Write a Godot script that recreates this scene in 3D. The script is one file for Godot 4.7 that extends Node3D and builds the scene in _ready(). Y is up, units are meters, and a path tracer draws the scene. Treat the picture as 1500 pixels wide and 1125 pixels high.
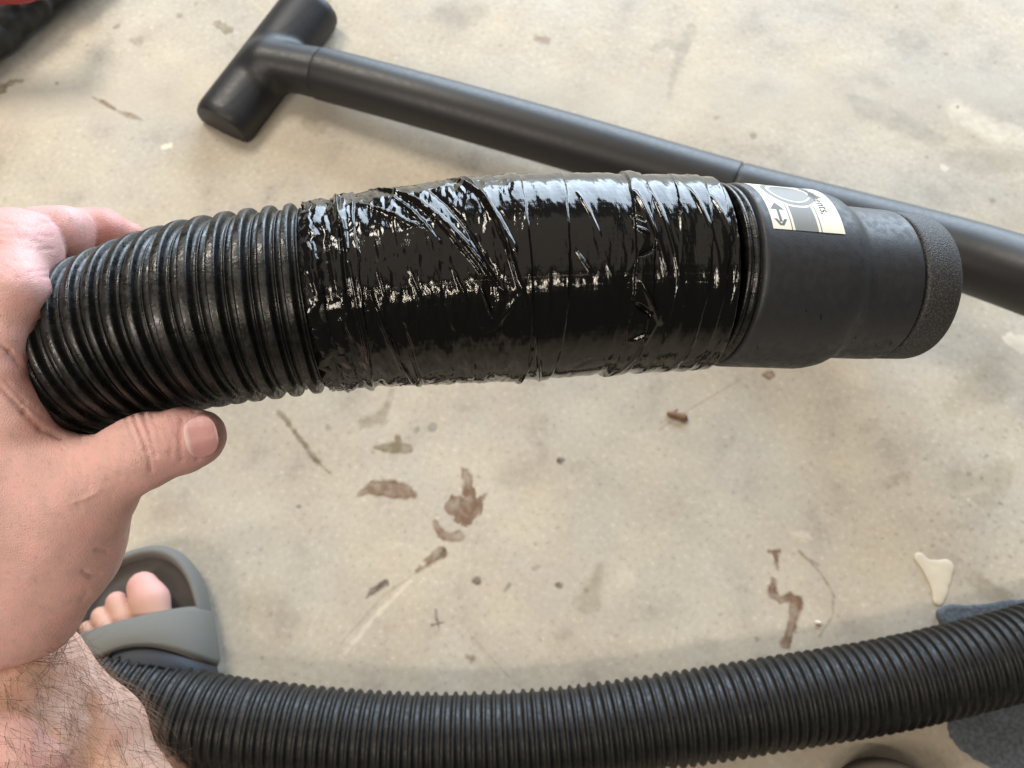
extends Node3D

# ---------------------------------------------------------------- camera frame
const F := 1300.0                       # focal length in pixels of the 1500 x 1125 photograph
const EYE := Vector3(0.0, 0.78, 0.0)
var eye_basis := Basis(Vector3.RIGHT, deg_to_rad(-68.0))
var rng := RandomNumberGenerator.new()

# a point on the ray through pixel (px, py) at a depth in metres
func at(px: float, py: float, depth: float) -> Vector3:
	return EYE + eye_basis * Vector3((px - 750.0) / F * depth, (562.5 - py) / F * depth, -depth)

# the point of the plane y = h on that ray
func on_floor(px: float, py: float, h := 0.0) -> Vector3:
	var r: Vector3 = eye_basis * Vector3((px - 750.0) / F, (562.5 - py) / F, -1.0)
	return EYE + r * ((h - EYE.y) / r.y)

func seen_at(p: Vector3) -> Vector3:
	var q: Vector3 = eye_basis.inverse() * (p - EYE)
	return Vector3(750.0 + F * q.x / -q.z, 562.5 - F * q.y / -q.z, -q.z)

# ---------------------------------------------------------------- naming
var used := {}
func numbered(called: String) -> String:
	var n: int = used.get(called, -1) + 1
	used[called] = n
	return called if n == 0 else "%s_%03d" % [called, n]

func thing(called: String, label: String, category: String, where := Vector3.ZERO, group := "") -> Node3D:
	var o := Node3D.new()
	o.name = numbered(called)
	add_child(o, true)
	o.position = where
	tag(o, label, category, group)
	return o

func tag(o: Node, label: String, category := "", group := "") -> void:
	o.set_meta("label", label)
	if category: o.set_meta("category", category)
	if group: o.set_meta("group", group)

func piece(called: String, m: Mesh, mat: Material, parent: Node3D = self) -> MeshInstance3D:
	var o := MeshInstance3D.new()
	o.name = numbered(called) if parent == self else called
	o.mesh = m
	o.material_override = null
	for i in m.get_surface_count():
		o.set_surface_override_material(i, mat)
	parent.add_child(o, true)
	return o

# ---------------------------------------------------------------- meshes
func make_normals(v: PackedVector3Array, f: PackedInt32Array) -> PackedVector3Array:
	var n := PackedVector3Array()
	n.resize(v.size())
	for i in range(0, f.size(), 3):
		var a := f[i]
		var b := f[i + 1]
		var c := f[i + 2]
		var k: Vector3 = (v[c] - v[a]).cross(v[b] - v[a])
		n[a] += k
		n[b] += k
		n[c] += k
	for i in n.size():
		n[i] = n[i].normalized()
	return n

func build(v: PackedVector3Array, f: PackedInt32Array, uv := PackedVector2Array(), col := PackedColorArray(), base := Vector3.ZERO) -> ArrayMesh:
	var a := []
	a.resize(Mesh.ARRAY_MAX)
	var n := make_normals(v, f)
	if base != Vector3.ZERO:
		for i in v.size():
			v[i] -= base
	a[Mesh.ARRAY_VERTEX] = v
	a[Mesh.ARRAY_NORMAL] = n
	if uv.size(): a[Mesh.ARRAY_TEX_UV] = uv
	if col.size(): a[Mesh.ARRAY_COLOR] = col
	a[Mesh.ARRAY_INDEX] = f
	var m := ArrayMesh.new()
	m.add_surface_from_arrays(Mesh.PRIMITIVE_TRIANGLES, a)
	return m

# triangles of a grid whose rows run along a tangent and whose columns turn from N to T x N
func grid_faces(rows: int, cols: int, wrap: bool, flip := false) -> PackedInt32Array:
	var f := PackedInt32Array()
	var m := cols if wrap else cols - 1
	f.resize((rows - 1) * m * 6)
	var k := 0
	for i in rows - 1:
		for j in m:
			var a := i * cols + j
			var b := i * cols + (j + 1) % cols
			var c := a + cols
			var d := b + cols
			if flip:
				f[k] = a; f[k + 1] = d; f[k + 2] = c; f[k + 3] = a; f[k + 4] = b; f[k + 5] = d
			else:
				f[k] = a; f[k + 1] = c; f[k + 2] = d; f[k + 3] = a; f[k + 4] = d; f[k + 5] = b
			k += 6
	return f

# a smooth path through points, sampled evenly: positions and frames (N leans to the eye)
class Path:
	var p := PackedVector3Array()
	var t := PackedVector3Array()
	var n := PackedVector3Array()
	var b := PackedVector3Array()
	var step := 0.0
	var length := 0.0
	func frame(s: float) -> Array:
		var x := clampf(s / step, 0.0, p.size() - 1.001)
		var i := int(x)
		var w := x - i
		return [p[i].lerp(p[i + 1], w), t[i].lerp(t[i + 1], w).normalized(), n[i].lerp(n[i + 1], w).normalized(), b[i].lerp(b[i + 1], w).normalized()]

func path(points: Array, count := 400) -> Path:
	var fine := PackedVector3Array()
	var m := points.size()
	for i in m - 1:
		var a: Vector3 = points[i - 1] if i > 0 else points[0] * 2.0 - points[1]
		var b: Vector3 = points[i]
		var c: Vector3 = points[i + 1]
		var d: Vector3 = points[i + 2] if i + 2 < m else c * 2.0 - b
		var ta := sqrt((b - a).length())
		var tb := sqrt((c - b).length())
		var tc := sqrt((d - c).length())
		var m1: Vector3 = (c - b) + ((b - a) / ta - (c - a) / (ta + tb)) * tb
		var m2: Vector3 = (c - b) + ((d - c) / tc - (d - b) / (tb + tc)) * tb
		for k in 60:
			var x := k / 60.0
			var x2 := x * x
			var x3 := x2 * x
			fine.append(b * (2 * x3 - 3 * x2 + 1) + m1 * (x3 - 2 * x2 + x) + c * (3 * x2 - 2 * x3) + m2 * (x3 - x2))
	fine.append(points[m - 1])
	var cum := PackedFloat32Array([0.0])
	for i in range(1, fine.size()):
		cum.append(cum[i - 1] + fine[i].distance_to(fine[i - 1]))
	var r := Path.new()
	r.length = cum[cum.size() - 1]
	r.step = r.length / (count - 1)
	var j := 0
	for i in count:
		var s := r.step * i
		while j < cum.size() - 2 and cum[j + 1] < s:
			j += 1
		r.p.append(fine[j].lerp(fine[j + 1], clampf((s - cum[j]) / maxf(cum[j + 1] - cum[j], 1e-9), 0.0, 1.0)))
	for i in count:
		var t: Vector3 = (r.p[mini(i + 1, count - 1)] - r.p[maxi(i - 1, 0)]).normalized()
		var n: Vector3 = EYE - r.p[i]
		n = (n - t * n.dot(t)).normalized()
		r.t.append(t)
		r.n.append(n)
		r.b.append(t.cross(n))
	return r

# a body of revolution round a path: rows of [distance along, radius]
func turned(pa: Path, rows: Array, cols: int, uv_size := 0.05) -> ArrayMesh:
	var v := PackedVector3Array()
	var uv := PackedVector2Array()
	for r in rows:
		var fr := pa.frame(r[0])
		for j in cols:
			var q := TAU * j / cols
			v.append(fr[0] + (fr[2] * cos(q) + fr[3] * sin(q)) * r[1])
			uv.append(Vector2(r[0] / uv_size, float(j) / cols * round(TAU * 0.035 / uv_size)))
	return build(v, grid_faces(rows.size(), cols, true), uv)

# ---------------------------------------------------------------- bodies grown from tapered bones: surface nets over a smooth union
class Bone:
	var a: Vector3
	var ab: Vector3
	var inv: float
	var ra: float
	var dr: float
	var k: float

func bone(a: Vector3, b: Vector3, ra: float, rb: float, k := 0.008) -> Bone:
	var o := Bone.new()
	o.a = a
	o.ab = b - a
	o.inv = 1.0 / maxf(o.ab.length_squared(), 1e-12)
	o.ra = ra
	o.dr = rb - ra
	o.k = k
	return o

func field(p: Vector3, list: Array) -> float:
	var d := 1e3
	for o: Bone in list:
		var pa := p - o.a
		var h := clampf(pa.dot(o.ab) * o.inv, 0.0, 1.0)
		var e := (pa - o.ab * h).length() - o.ra - o.dr * h
		var w := maxf(o.k - absf(d - e), 0.0)
		d = minf(d, e) - w * w * 0.25 / o.k
	return d

# -> [vertices, normals, triangles]
func grow(bones: Array, cell: float) -> Array:
	var lo := Vector3.ONE * 1e3
	var hi := -lo
	for o: Bone in bones:
		var r := maxf(o.ra, o.ra + o.dr) + cell * 3.0
		for q: Vector3 in [o.a, o.a + o.ab]:
			lo = lo.min(q - Vector3.ONE * r)
			hi = hi.max(q + Vector3.ONE * r)
	var blocks := ((hi - lo) / (cell * 8.0)).ceil()
	var bx := int(blocks.x)
	var by := int(blocks.y)
	var bz := int(blocks.z)
	var nx := bx * 8 + 1
	var ny := by * 8 + 1
	var nz := bz * 8 + 1
	var val := PackedFloat32Array()
	val.resize(nx * ny * nz)
	val.fill(1e9)
	var vid := PackedInt32Array()
	vid.resize(nx * ny * nz)
	vid.fill(-1)
	var live := []
	var half := cell * 4.0
	for z in bz:
		for y in by:
			for x in bx:
				var c := lo + Vector3(x, y, z) * cell * 8.0 + Vector3.ONE * half
				if absf(field(c, bones)) > cell * 8.5:
					continue
				var near := []
				for o: Bone in bones:
					var pa := c - o.a
					var h := clampf(pa.dot(o.ab) * o.inv, 0.0, 1.0)
					if (pa - o.ab * h).length() - o.ra - o.dr * h < cell * 16.0 + o.k:
						near.append(o)
				live.append([x * 8, y * 8, z * 8, near])
				for k in 9:
					for j in 9:
						for i in 9:
							var at_ := x * 8 + i + nx * (y * 8 + j + ny * (z * 8 + k))
							if val[at_] > 1e8:
								val[at_] = field(lo + Vector3(x * 8 + i, y * 8 + j, z * 8 + k) * cell, near)
	var v := PackedVector3Array()
	var n := PackedVector3Array()
	var dx := 1
	var dy := nx
	var dz := nx * ny
	var corner := [0, dx, dy, dx + dy, dz, dx + dz, dy + dz, dx + dy + dz]
	var place := [Vector3(0, 0, 0), Vector3(1, 0, 0), Vector3(0, 1, 0), Vector3(1, 1, 0), Vector3(0, 0, 1), Vector3(1, 0, 1), Vector3(0, 1, 1), Vector3(1, 1, 1)]
	var edges := [[0, 1], [2, 3], [4, 5], [6, 7], [0, 2], [1, 3], [4, 6], [5, 7], [0, 4], [1, 5], [2, 6], [3, 7]]
	for b in live:
		for k in 8:
			for j in 8:
				for i in 8:
					var c0: int = b[0] + i + nx * (b[1] + j + ny * (b[2] + k))
					var s0 := val[c0] < 0.0
					if s0 == (val[c0 + dx] < 0.0) and s0 == (val[c0 + dy] < 0.0) and s0 == (val[c0 + dx + dy] < 0.0) and s0 == (val[c0 + dz] < 0.0) and s0 == (val[c0 + dx + dz] < 0.0) and s0 == (val[c0 + dy + dz] < 0.0) and s0 == (val[c0 + dx + dy + dz] < 0.0):
						continue
					var sum := Vector3.ZERO
					var count := 0
					for e in edges:
						var va := val[c0 + corner[e[0]]]
						var vb := val[c0 + corner[e[1]]]
						if (va < 0.0) != (vb < 0.0):
							sum += place[e[0]].lerp(place[e[1]], va / (va - vb))
							count += 1
					var p: Vector3 = lo + (Vector3(b[0] + i, b[1] + j, b[2] + k) + sum / count) * cell
					var d := field(p, b[3])
					var g := Vector3(field(p + Vector3(3e-4, 0, 0), b[3]) - d, field(p + Vector3(0, 3e-4, 0), b[3]) - d, field(p + Vector3(0, 0, 3e-4), b[3]) - d).normalized()
					vid[c0] = v.size()
					v.append(p - g * d)
					n.append(g)
	var f := PackedInt32Array()
	for b in live:
		for k in 8:
			for j in 8:
				for i in 8:
					var c0: int = b[0] + i + nx * (b[1] + j + ny * (b[2] + k))
					if vid[c0] < 0 or b[0] + i == 0 or b[1] + j == 0 or b[2] + k == 0:
						continue
					var inside := val[c0] < 0.0
					for axis in 3:
						var e := dx if axis == 0 else dy if axis == 1 else dz
						if inside == (val[c0 + e] < 0.0):
							continue
						var u := dy if axis == 0 else dz if axis == 1 else dx
						var w := dz if axis == 0 else dx if axis == 1 else dy
						var q := [vid[c0 - u - w], vid[c0 - w], vid[c0], vid[c0 - u]]
						if q[0] < 0 or q[1] < 0 or q[3] < 0:
							continue
						if inside:
							f.append_array(PackedInt32Array([q[0], q[2], q[1], q[0], q[3], q[2]]))
						else:
							f.append_array(PackedInt32Array([q[0], q[1], q[2], q[0], q[2], q[3]]))
	return [v, n, f]

# ---------------------------------------------------------------- materials
func lin(r: float, g: float, b: float) -> Color:
	return Color(r, g, b).linear_to_srgb()

func stuff(c: Color, rough: float, spec := 0.5) -> StandardMaterial3D:
	var m := StandardMaterial3D.new()
	m.albedo_color = c
	m.roughness = rough
	m.metallic_specular = spec
	return m

func noise(kind: int, freq: float, sd: int, octaves := 4) -> FastNoiseLite:
	var n := FastNoiseLite.new()
	n.noise_type = kind
	n.frequency = freq
	n.seed = sd
	n.fractal_octaves = octaves
	if octaves == 1: n.fractal_type = FastNoiseLite.FRACTAL_NONE
	return n

func relief(m: StandardMaterial3D, n: FastNoiseLite, size: int, tile: float, cm: float) -> void:
	m.heightmap_enabled = true
	m.heightmap_texture = ImageTexture.create_from_image(n.get_seamless_image(size, size))
	m.heightmap_scale = cm
	m.uv1_triplanar = true
	m.uv1_world_triplanar = true
	m.uv1_scale = Vector3.ONE / tile

func ramp_image(n: FastNoiseLite, size: int, lo: float, hi: float, a: float, b: float) -> ImageTexture:
	var im := n.get_seamless_image(size, size)
	var d := im.get_data()
	for i in d.size():
		d[i] = int(255.0 * lerpf(a, b, smoothstep(lo, hi, d[i] / 255.0)))
	return ImageTexture.create_from_image(Image.create_from_data(size, size, false, Image.FORMAT_L8, d))

# ---------------------------------------------------------------- the scene
func _ready() -> void:
	rng.seed = 7
	var cam := Camera3D.new()
	cam.name = "camera"
	cam.fov = rad_to_deg(2.0 * atan(562.5 / F))
	cam.near = 0.02
	cam.far = 60.0
	cam.transform = Transform3D(eye_basis, EYE)
	var lens := CameraAttributesPhysical.new()
	lens.frustum_focal_length = 6.9
	lens.frustum_focus_distance = 0.325
	lens.exposure_aperture = 4.6
	cam.attributes = lens
	cam.fov = rad_to_deg(2.0 * atan(562.5 / F))
	add_child(cam)
	cam.current = true

	var env := Environment.new()
	env.background_mode = Environment.BG_COLOR
	env.background_color = lin(0.07, 0.066, 0.062)
	env.tonemap_mode = Environment.TONE_MAPPER_LINEAR
	env.tonemap_exposure = 0.91
	env.sdfgi_enabled = true
	env.ssao_enabled = true
	env.ssil_enabled = true
	var we := WorldEnvironment.new()
	we.name = "environment"
	we.environment = env
	add_child(we)

	# daylight through the open garage door ahead, the pale ceiling above and a strip lamp behind the photographer
	area_light("door_daylight", Vector3(1.1, 1.05, -3.0), Vector3(0.2, 0.35, 0.0), Vector2(3.6, 2.1), Color(0.86, 0.93, 1.0), 3.6)
	area_light("ceiling_panel", Vector3(-1.3, 2.5, -1.9), Vector3(-1.2, 0.0, -1.75), Vector2(0.9, 0.9), Color(1.0, 0.96, 0.90), 9.2)
	area_light("ceiling_panel_behind", Vector3(-2.0, 2.45, 1.3), Vector3(-1.5, 0.0, 0.9), Vector2(0.9, 0.9), Color(1.0, 0.95, 0.89), 6.5)
	area_light("ceiling_glow", Vector3(-0.3, 2.6, -0.7), Vector3(-0.3, 0.0, -0.7), Vector2(3.0, 2.6), Color(1.0, 0.95, 0.88), 0.18)
	area_light("ceiling_lamp", Vector3(0.0, 2.5, 1.15), Vector3(0.0, 0.4, -0.2), Vector2(1.1, 0.055), Color(1.0, 0.94, 0.86), 27.0)

	make_floor()
	make_wand()
	make_bag()
	make_rag()
	make_floor_hose()
	make_sandals()
	make_held_hose()
	make_person()
	make_litter()

func area_light(called: String, where: Vector3, aim: Vector3, size: Vector2, tint: Color, energy: float) -> void:
	var l := AreaLight3D.new()
	l.name = called
	l.area_size = size
	l.area_normalize_energy = false
	l.light_color = tint
	l.light_energy = energy
	l.area_range = 12.0
	l.shadow_enabled = true
	add_child(l)
	l.look_at_from_position(where, aim, Vector3.UP if absf((aim - where).normalized().y) < 0.99 else Vector3.FORWARD)

# ---------------------------------------------------------------- concrete floor
func make_floor() -> void:
	var size := 1792
	var big := noise(FastNoiseLite.TYPE_SIMPLEX_SMOOTH, 0.0025, 3, 4).get_seamless_image(size, size).get_data()
	var mid := noise(FastNoiseLite.TYPE_SIMPLEX_SMOOTH, 0.010, 5, 5).get_seamless_image(size, size).get_data()
	var fine := noise(FastNoiseLite.TYPE_SIMPLEX_SMOOTH, 0.11, 8, 3).get_seamless_image(size, size).get_data()
	var warm := noise(FastNoiseLite.TYPE_SIMPLEX_SMOOTH, 0.0043, 13, 4).get_seamless_image(size, size).get_data()
	var out := PackedByteArray()
	out.resize(size * size * 3)
	for i in size * size:
		var b := (big[i] - 128) / 128.0
		var m := (mid[i] - 128) / 128.0
		var g := (fine[i] - 128) / 128.0
		var w := (warm[i] - 128) / 128.0
		var l := 177.0 + b * 8.0 + m * 7.0 + g * 6.0
		if m < -0.40: l += (m + 0.40) * 22.0
		if g > 0.58: l += 9.0
		if g < -0.62: l -= 12.0
		out[i * 3] = clampi(int(l + 8.0 + w * 2.0), 0, 255)
		out[i * 3 + 1] = clampi(int(l - 1.2 - w * 1.5), 0, 255)
		out[i * 3 + 2] = clampi(int(l - 17.5 - w * 6.0 - m * 3.0), 0, 255)
	var concrete := ImageTexture.create_from_image(Image.create_from_data(size, size, false, Image.FORMAT_RGB8, out))
	var m0 := stuff(Color.WHITE, 0.62, 0.4)
	m0.albedo_texture = concrete
	m0.heightmap_enabled = true
	m0.heightmap_texture = ImageTexture.create_from_image(noise(FastNoiseLite.TYPE_SIMPLEX_SMOOTH, 0.05, 21, 5).get_seamless_image(1024, 1024))
	m0.heightmap_scale = 0.045
	var m1: StandardMaterial3D = m0.duplicate()
	m1.detail_enabled = true
	m1.detail_uv_layer = BaseMaterial3D.DETAIL_UV_2
	m1.detail_albedo = stain_sheet()

	# the slab: the part under the camera, and the rest round it
	var mesh := ArrayMesh.new()
	var r := Rect2(STAIN_AT, STAIN_SIZE)
	for part in 2:
		var st := SurfaceTool.new()
		st.begin(Mesh.PRIMITIVE_TRIANGLES)
		var xs := [r.position.x, r.end.x] if part == 0 else [-6.0, r.position.x, r.end.x, 6.0]
		var zs := [r.position.y, r.end.y] if part == 0 else [-6.0, r.position.y, r.end.y, 6.0]
		for i in xs.size() - 1:
			for j in zs.size() - 1:
				if part == 1 and i == 1 and j == 1: continue
				var q := [Vector3(xs[i], 0, zs[j]), Vector3(xs[i + 1], 0, zs[j]), Vector3(xs[i + 1], 0, zs[j + 1]), Vector3(xs[i], 0, zs[j + 1])]
				for k in [0, 1, 2, 0, 2, 3]:
					var p: Vector3 = q[k]
					st.set_normal(Vector3.UP)
					st.set_uv(Vector2(p.x, p.z) / 1.45)
					st.set_uv2((Vector2(p.x, p.z) - r.position) / r.size)
					st.add_vertex(p)
		st.commit(mesh)
	var o := MeshInstance3D.new()
	o.name = "floor"
	o.mesh = mesh
	o.set_surface_override_material(0, m1)
	o.set_surface_override_material(1, m0)
	o.set_meta("kind", "structure")
	o.set_meta("label", "stained beige concrete garage floor")
	add_child(o)

const STAIN_AT := Vector2(-0.72, -0.92)
const STAIN_SIZE := Vector2(1.44, 1.02)
const STAIN_PX := 1400.0               # texture pixels per metre

# marks soaked into the concrete: each a row of round dabs joined up
func stain_sheet() -> ImageTexture:
	var w := int(STAIN_SIZE.x * STAIN_PX)
	var h := int(STAIN_SIZE.y * STAIN_PX)
	var im := Image.create_empty(w, h, false, Image.FORMAT_RGBA8)
	im.fill(Color8(190, 180, 160, 0))
	var wob := noise(FastNoiseLite.TYPE_SIMPLEX_SMOOTH, 0.07, 31, 3)
	var brown := Color8(114, 88, 66)
	var dark := Color8(72, 60, 47)
	var olive := Color8(124, 112, 88)
	var grey := Color8(146, 139, 127)
	var pale := Color8(226, 216, 196)
	stain(im, wob, brown, 0.85, [[526, 722, 3], [546, 714, 11], [570, 714, 14], [592, 719, 12], [605, 722, 6]])
	stain(im, wob, brown, 0.85, [[681, 689, 6], [684, 704, 8], [687, 722, 9], [686, 738, 14]])
	stain(im, wob, brown, 0.85, [[668, 742, 17], [680, 748, 20], [690, 742, 15]])
	stain(im, wob, brown, 0.8, [[694, 738, 6], [713, 722, 1.5]])
	stain(im, wob, brown, 0.7, [[637, 764, 4], [640, 774, 5], [648, 782, 8], [658, 786, 7], [671, 784, 9]])
	stain(im, wob, brown, 0.8, [[611, 834, 3], [628, 820, 7], [646, 808, 9]])
	stain(im, wob, dark, 0.7, [[640, 818, 2], [650, 806, 3]])
	stain(im, wob, pale, 0.9, [[619, 825, 4]])
	stain(im, wob, dark, 0.75, [[536, 874, 1.5], [545, 864, 5], [564, 853, 5]])
	stain(im, wob, olive, 0.85, [[548, 654, 3], [568, 655, 8], [580, 655, 9], [598, 655, 7]])
	stain(im, wob, olive, 0.8, [[582, 640, 5], [580, 655, 8]])
	stain(im, wob, olive, 0.55, [[530, 620, 8], [556, 612, 12], [566, 590, 5], [572, 572, 3]])
	stain(im, wob, dark, 0.85, [[820, 673, 5]])
	stain(im, wob, dark, 0.7, [[697, 850, 6]])
	stain(im, wob, dark, 0.8, [[818, 856, 5]])
	stain(im, wob, grey, 0.9, [[634, 625, 7]])
	stain(im, wob, grey, 0.9, [[611, 629, 5]])
	stain(im, wob, grey, 0.9, [[480, 626, 5]])
	stain(im, wob, dark, 0.6, [[437, 741, 3]])
	stain(im, wob, olive, 0.85, [[411, 604, 5], [428, 628, 3], [444, 648, 4], [462, 672, 4], [486, 696, 1]])
	stain(im, wob, dark, 0.35, [[447, 655, 2], [466, 678, 2.5]])
	stain(im, wob, brown, 0.9, [[1127, 806, 3], [1141, 806, 3]])
	stain(im, wob, brown, 0.85, [[1134, 808, 5], [1138, 832, 2]])
	stain(im, wob, brown, 0.85, [[1132, 849, 4], [1129, 866, 7], [1142, 878, 5], [1156, 872, 7], [1166, 880, 10], [1163, 900, 8], [1156, 925, 7], [1150, 943, 8]])
	stain(im, wob, olive, 0.7, [[1170, 806, 1], [1200, 836, 1.5], [1220, 868, 1.2], [1219, 900, 1.2], [1200, 930, 1]])
	stain(im, wob, dark, 0.5, [[1188, 820, 2], [1196, 826, 3]])
	stain(im, wob, dark, 0.75, [[638, 893, 3], [639, 905, 1.5], [642, 916, 1.2]])
	stain(im, wob, dark, 0.85, [[632, 914, 1], [650, 910, 1]])
	stain(im, wob, brown, 0.75, [[684, 960, 3], [691, 964, 5]])
	stain(im, wob, dark, 0.5, [[738, 864, 2], [746, 855, 2.5]])
	stain(im, wob, olive, 0.6, [[780, 832, 4], [788, 828, 3]])
	stain(im, wob, olive, 0.5, [[690, 930, 0.8], [740, 985, 0.8], [764, 1008, 0.8]])
	stain(im, wob, olive, 0.4, [[630, 822, 1.5], [560, 872, 1.5], [500, 940, 2]])
	stain(im, wob, pale, 0.5, [[600, 850, 3], [545, 905, 4], [505, 955, 3]])
	stain(im, wob, brown, 0.9, [[1122, 548, 6], [1132, 549, 5]])
	stain(im, wob, brown, 0.5, [[966, 628, 0.8], [1010, 598, 0.8], [1082, 556, 0.8]])
	stain(im, wob, grey, 0.5, [[1012, 40, 8], [1000, 70, 10], [990, 100, 8], [978, 146, 3]])
	stain(im, wob, grey, 0.45, [[955, 72, 4], [975, 62, 8], [1000, 70, 8]])
	stain(im, wob, grey, 0.4, [[640, 20, 14], [670, 26, 22], [700, 16, 16]])
	stain(im, wob, grey, 0.5, [[1250, 145, 12], [1270, 160, 22], [1300, 170, 22], [1345, 190, 18], [1380, 205, 10]])
	stain(im, wob, grey, 0.4, [[1290, 120, 16], [1260, 112, 10]])
	stain(im, wob, grey, 0.35, [[1395, 230, 14], [1440, 240, 22], [1490, 235, 16]])
	stain(im, wob, pale, 0.55, [[1400, 160, 16], [1450, 190, 22], [1490, 200, 20]])
	stain(im, wob, pale, 0.75, [[1383, 245, 6]])
	stain(im, wob, dark, 0.35, [[1050, 172, 5]])
	stain(im, wob, dark, 0.4, [[1102, 198, 6]])
	stain(im, wob, dark, 0.4, [[1454, 293, 6]])
	stain(im, wob, brown, 0.5, [[785, 55, 5], [800, 60, 7]])
	stain(im, wob, brown, 0.7, [[136, 142, 1], [152, 150, 4], [172, 162, 1.5], [188, 168, 5], [210, 176, 1]])
	stain(im, wob, olive, 0.9, [[0, 130, 10], [12, 122, 5], [30, 117, 3]])
	stain(im, wob, olive, 0.7, [[318, 34, 6], [334, 44, 8]])
	stain(im, wob, olive, 0.6, [[262, 22, 5]])
	stain(im, wob, olive, 0.6, [[170, 38, 5]])
	stain(im, wob, olive, 0.55, [[200, 60, 9]])
	stain(im, wob, pale, 0.8, [[242, 214, 5], [248, 213, 4]])
	stain(im, wob, olive, 0.45, [[450, 180, 12], [470, 190, 10]])
	stain(im, wob, pale, 0.7, [[1480, 495, 10], [1500, 505, 14]])
	stain(im, wob, olive, 0.3, [[1400, 700, 18], [1440, 720, 24], [1470, 690, 20]])
	stain(im, wob, olive, 0.28, [[1390, 590, 20], [1450, 560, 30]])
	stain(im, wob, olive, 0.5, [[1430, 850, 16], [1470, 880, 16]])
	stain(im, wob, olive, 0.4, [[870, 860, 14], [880, 830, 8], [860, 880, 20]])
	stain(im, wob, grey, 0.4, [[740, 700, 20], [770, 690, 24]])
	stain(im, wob, olive, 0.25, [[380, 880, 30], [420, 910, 24]])
	stain(im, wob, olive, 0.35, [[520, 350, 16]])
	# pits and specks
	for i in 420:
		var x := rng.randf_range(-40, 1540)
		var y := rng.randf_range(-20, 1120)
		if rng.randf() < 0.35:
			x = rng.randfn(1420, 70)
			y = rng.randfn(720, 130)
		var r := rng.randf_range(0.7, 2.6)
		var c: Color = [dark, brown, olive, olive, pale][rng.randi() % 5]
		stain(im, wob, c, rng.randf_range(0.2, 0.65), [[x, y, r], [x + rng.randf_range(-3, 3), y + rng.randf_range(-2, 2), r * 0.7]])
	for i in 40:
		var x := rng.randf_range(0, 1500)
		var y := rng.randf_range(0, 1100)
		var r := rng.randf_range(5, 16)
		stain(im, wob, [grey, olive, pale][rng.randi() % 3], rng.randf_range(0.12, 0.35), [[x, y, r], [x + rng.randf_range(-30, 30), y + rng.randf_range(-14, 14), r * 0.6]])
	return ImageTexture.create_from_image(im)

func stain(im: Image, wob: FastNoiseLite, c: Color, alpha: float, dabs: Array) -> void:
	var pts := []
	var lo := Vector2.ONE * 1e6
	var hi := -lo
	for d in dabs:
		var p := on_floor(d[0], d[1])
		var q := (Vector2(p.x, p.z) - STAIN_AT) * STAIN_PX
		var r: float = d[2] * seen_at(p).z / F * STAIN_PX
		pts.append([q, r])
		lo = lo.min(q - Vector2.ONE * (r + 8))
		hi = hi.max(q + Vector2.ONE * (r + 8))
	for y in range(maxi(0, int(lo.y)), mini(im.get_height(), int(hi.y))):
		for x in range(maxi(0, int(lo.x)), mini(im.get_width(), int(hi.x))):
			var p := Vector2(x, y)
			var e := 1e6
			for i in pts.size():
				var a: Vector2 = pts[i][0]
				var b: Vector2 = pts[mini(i + 1, pts.size() - 1)][0]
				var ab := b - a
				var t := clampf((p - a).dot(ab) / maxf(ab.length_squared(), 1e-6), 0.0, 1.0)
				e = minf(e, (p - a - ab * t).length() - lerpf(pts[i][1], pts[mini(i + 1, pts.size() - 1)][1], t))
			var r0: float = pts[0][1]
			e += wob.get_noise_2d(x, y) * minf(6.0, 1.0 + r0 * 0.5) + 0.5 * wob.get_noise_2d(x * 3.0, y * 3.0)
			var k := alpha * smoothstep(2.4, -3.0, e if alpha > 0.65 else e / maxf(1.0, r0 * 0.22)) * (0.86 + 0.5 * wob.get_noise_2d(x * 0.6 + 900.0, y * 0.6))
			if alpha > 0.65: k *= 1.0 + 0.25 * smoothstep(-6.0, -1.0, e)      # a darker dried rim
			k = clampf(k, 0.0, 0.97)
			if k > 0.01:
				var old := im.get_pixel(x, y)
				var a2 := k + old.a * (1.0 - k)
				var mixed := c * (k / a2) + old * (old.a * (1.0 - k) / a2)
				mixed.a = a2
				im.set_pixel(x, y, mixed)

# ---------------------------------------------------------------- hoses
const RIB := [[0.0, 0.0], [0.06, 0.1], [0.10, 1.5], [0.125, 2.6], [0.155, 3.1], [0.20, 3.25], [0.32, 3.3], [0.42, 3.25], [0.465, 3.05], [0.495, 2.5], [0.52, 1.3], [0.56, 0.1], [0.66, 0.0], [0.72, 0.1], [0.75, 1.1], [0.785, 1.3], [0.82, 1.1], [0.85, 0.1]]
const FLOOR_RIB := [[0.0, 0.0], [0.12, 0.1], [0.2, 1.3], [0.28, 2.5], [0.38, 3.0], [0.5, 2.9], [0.58, 2.2], [0.66, 0.9], [0.74, 0.1]]

func ribbed(pa: Path, radius: float, pitch: float, shape: Array, cols: int, jitter: float, squeeze := 1.0) -> ArrayMesh:
	var rows := []
	var n := int(pa.length / pitch)
	for i in n:
		var off := rng.randfn(0.0, jitter)
		for k in shape:
			rows.append([(i + k[0]) * pitch + off * sin(k[0] * PI) * pitch, radius * lerpf(squeeze, 1.0, smoothstep(0.74, 0.96, (i + k[0]) / n)) - 0.0032 + k[1] * 0.001 * (1.0 + off * 0.5)])
	return turned(pa, rows, cols)

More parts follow.
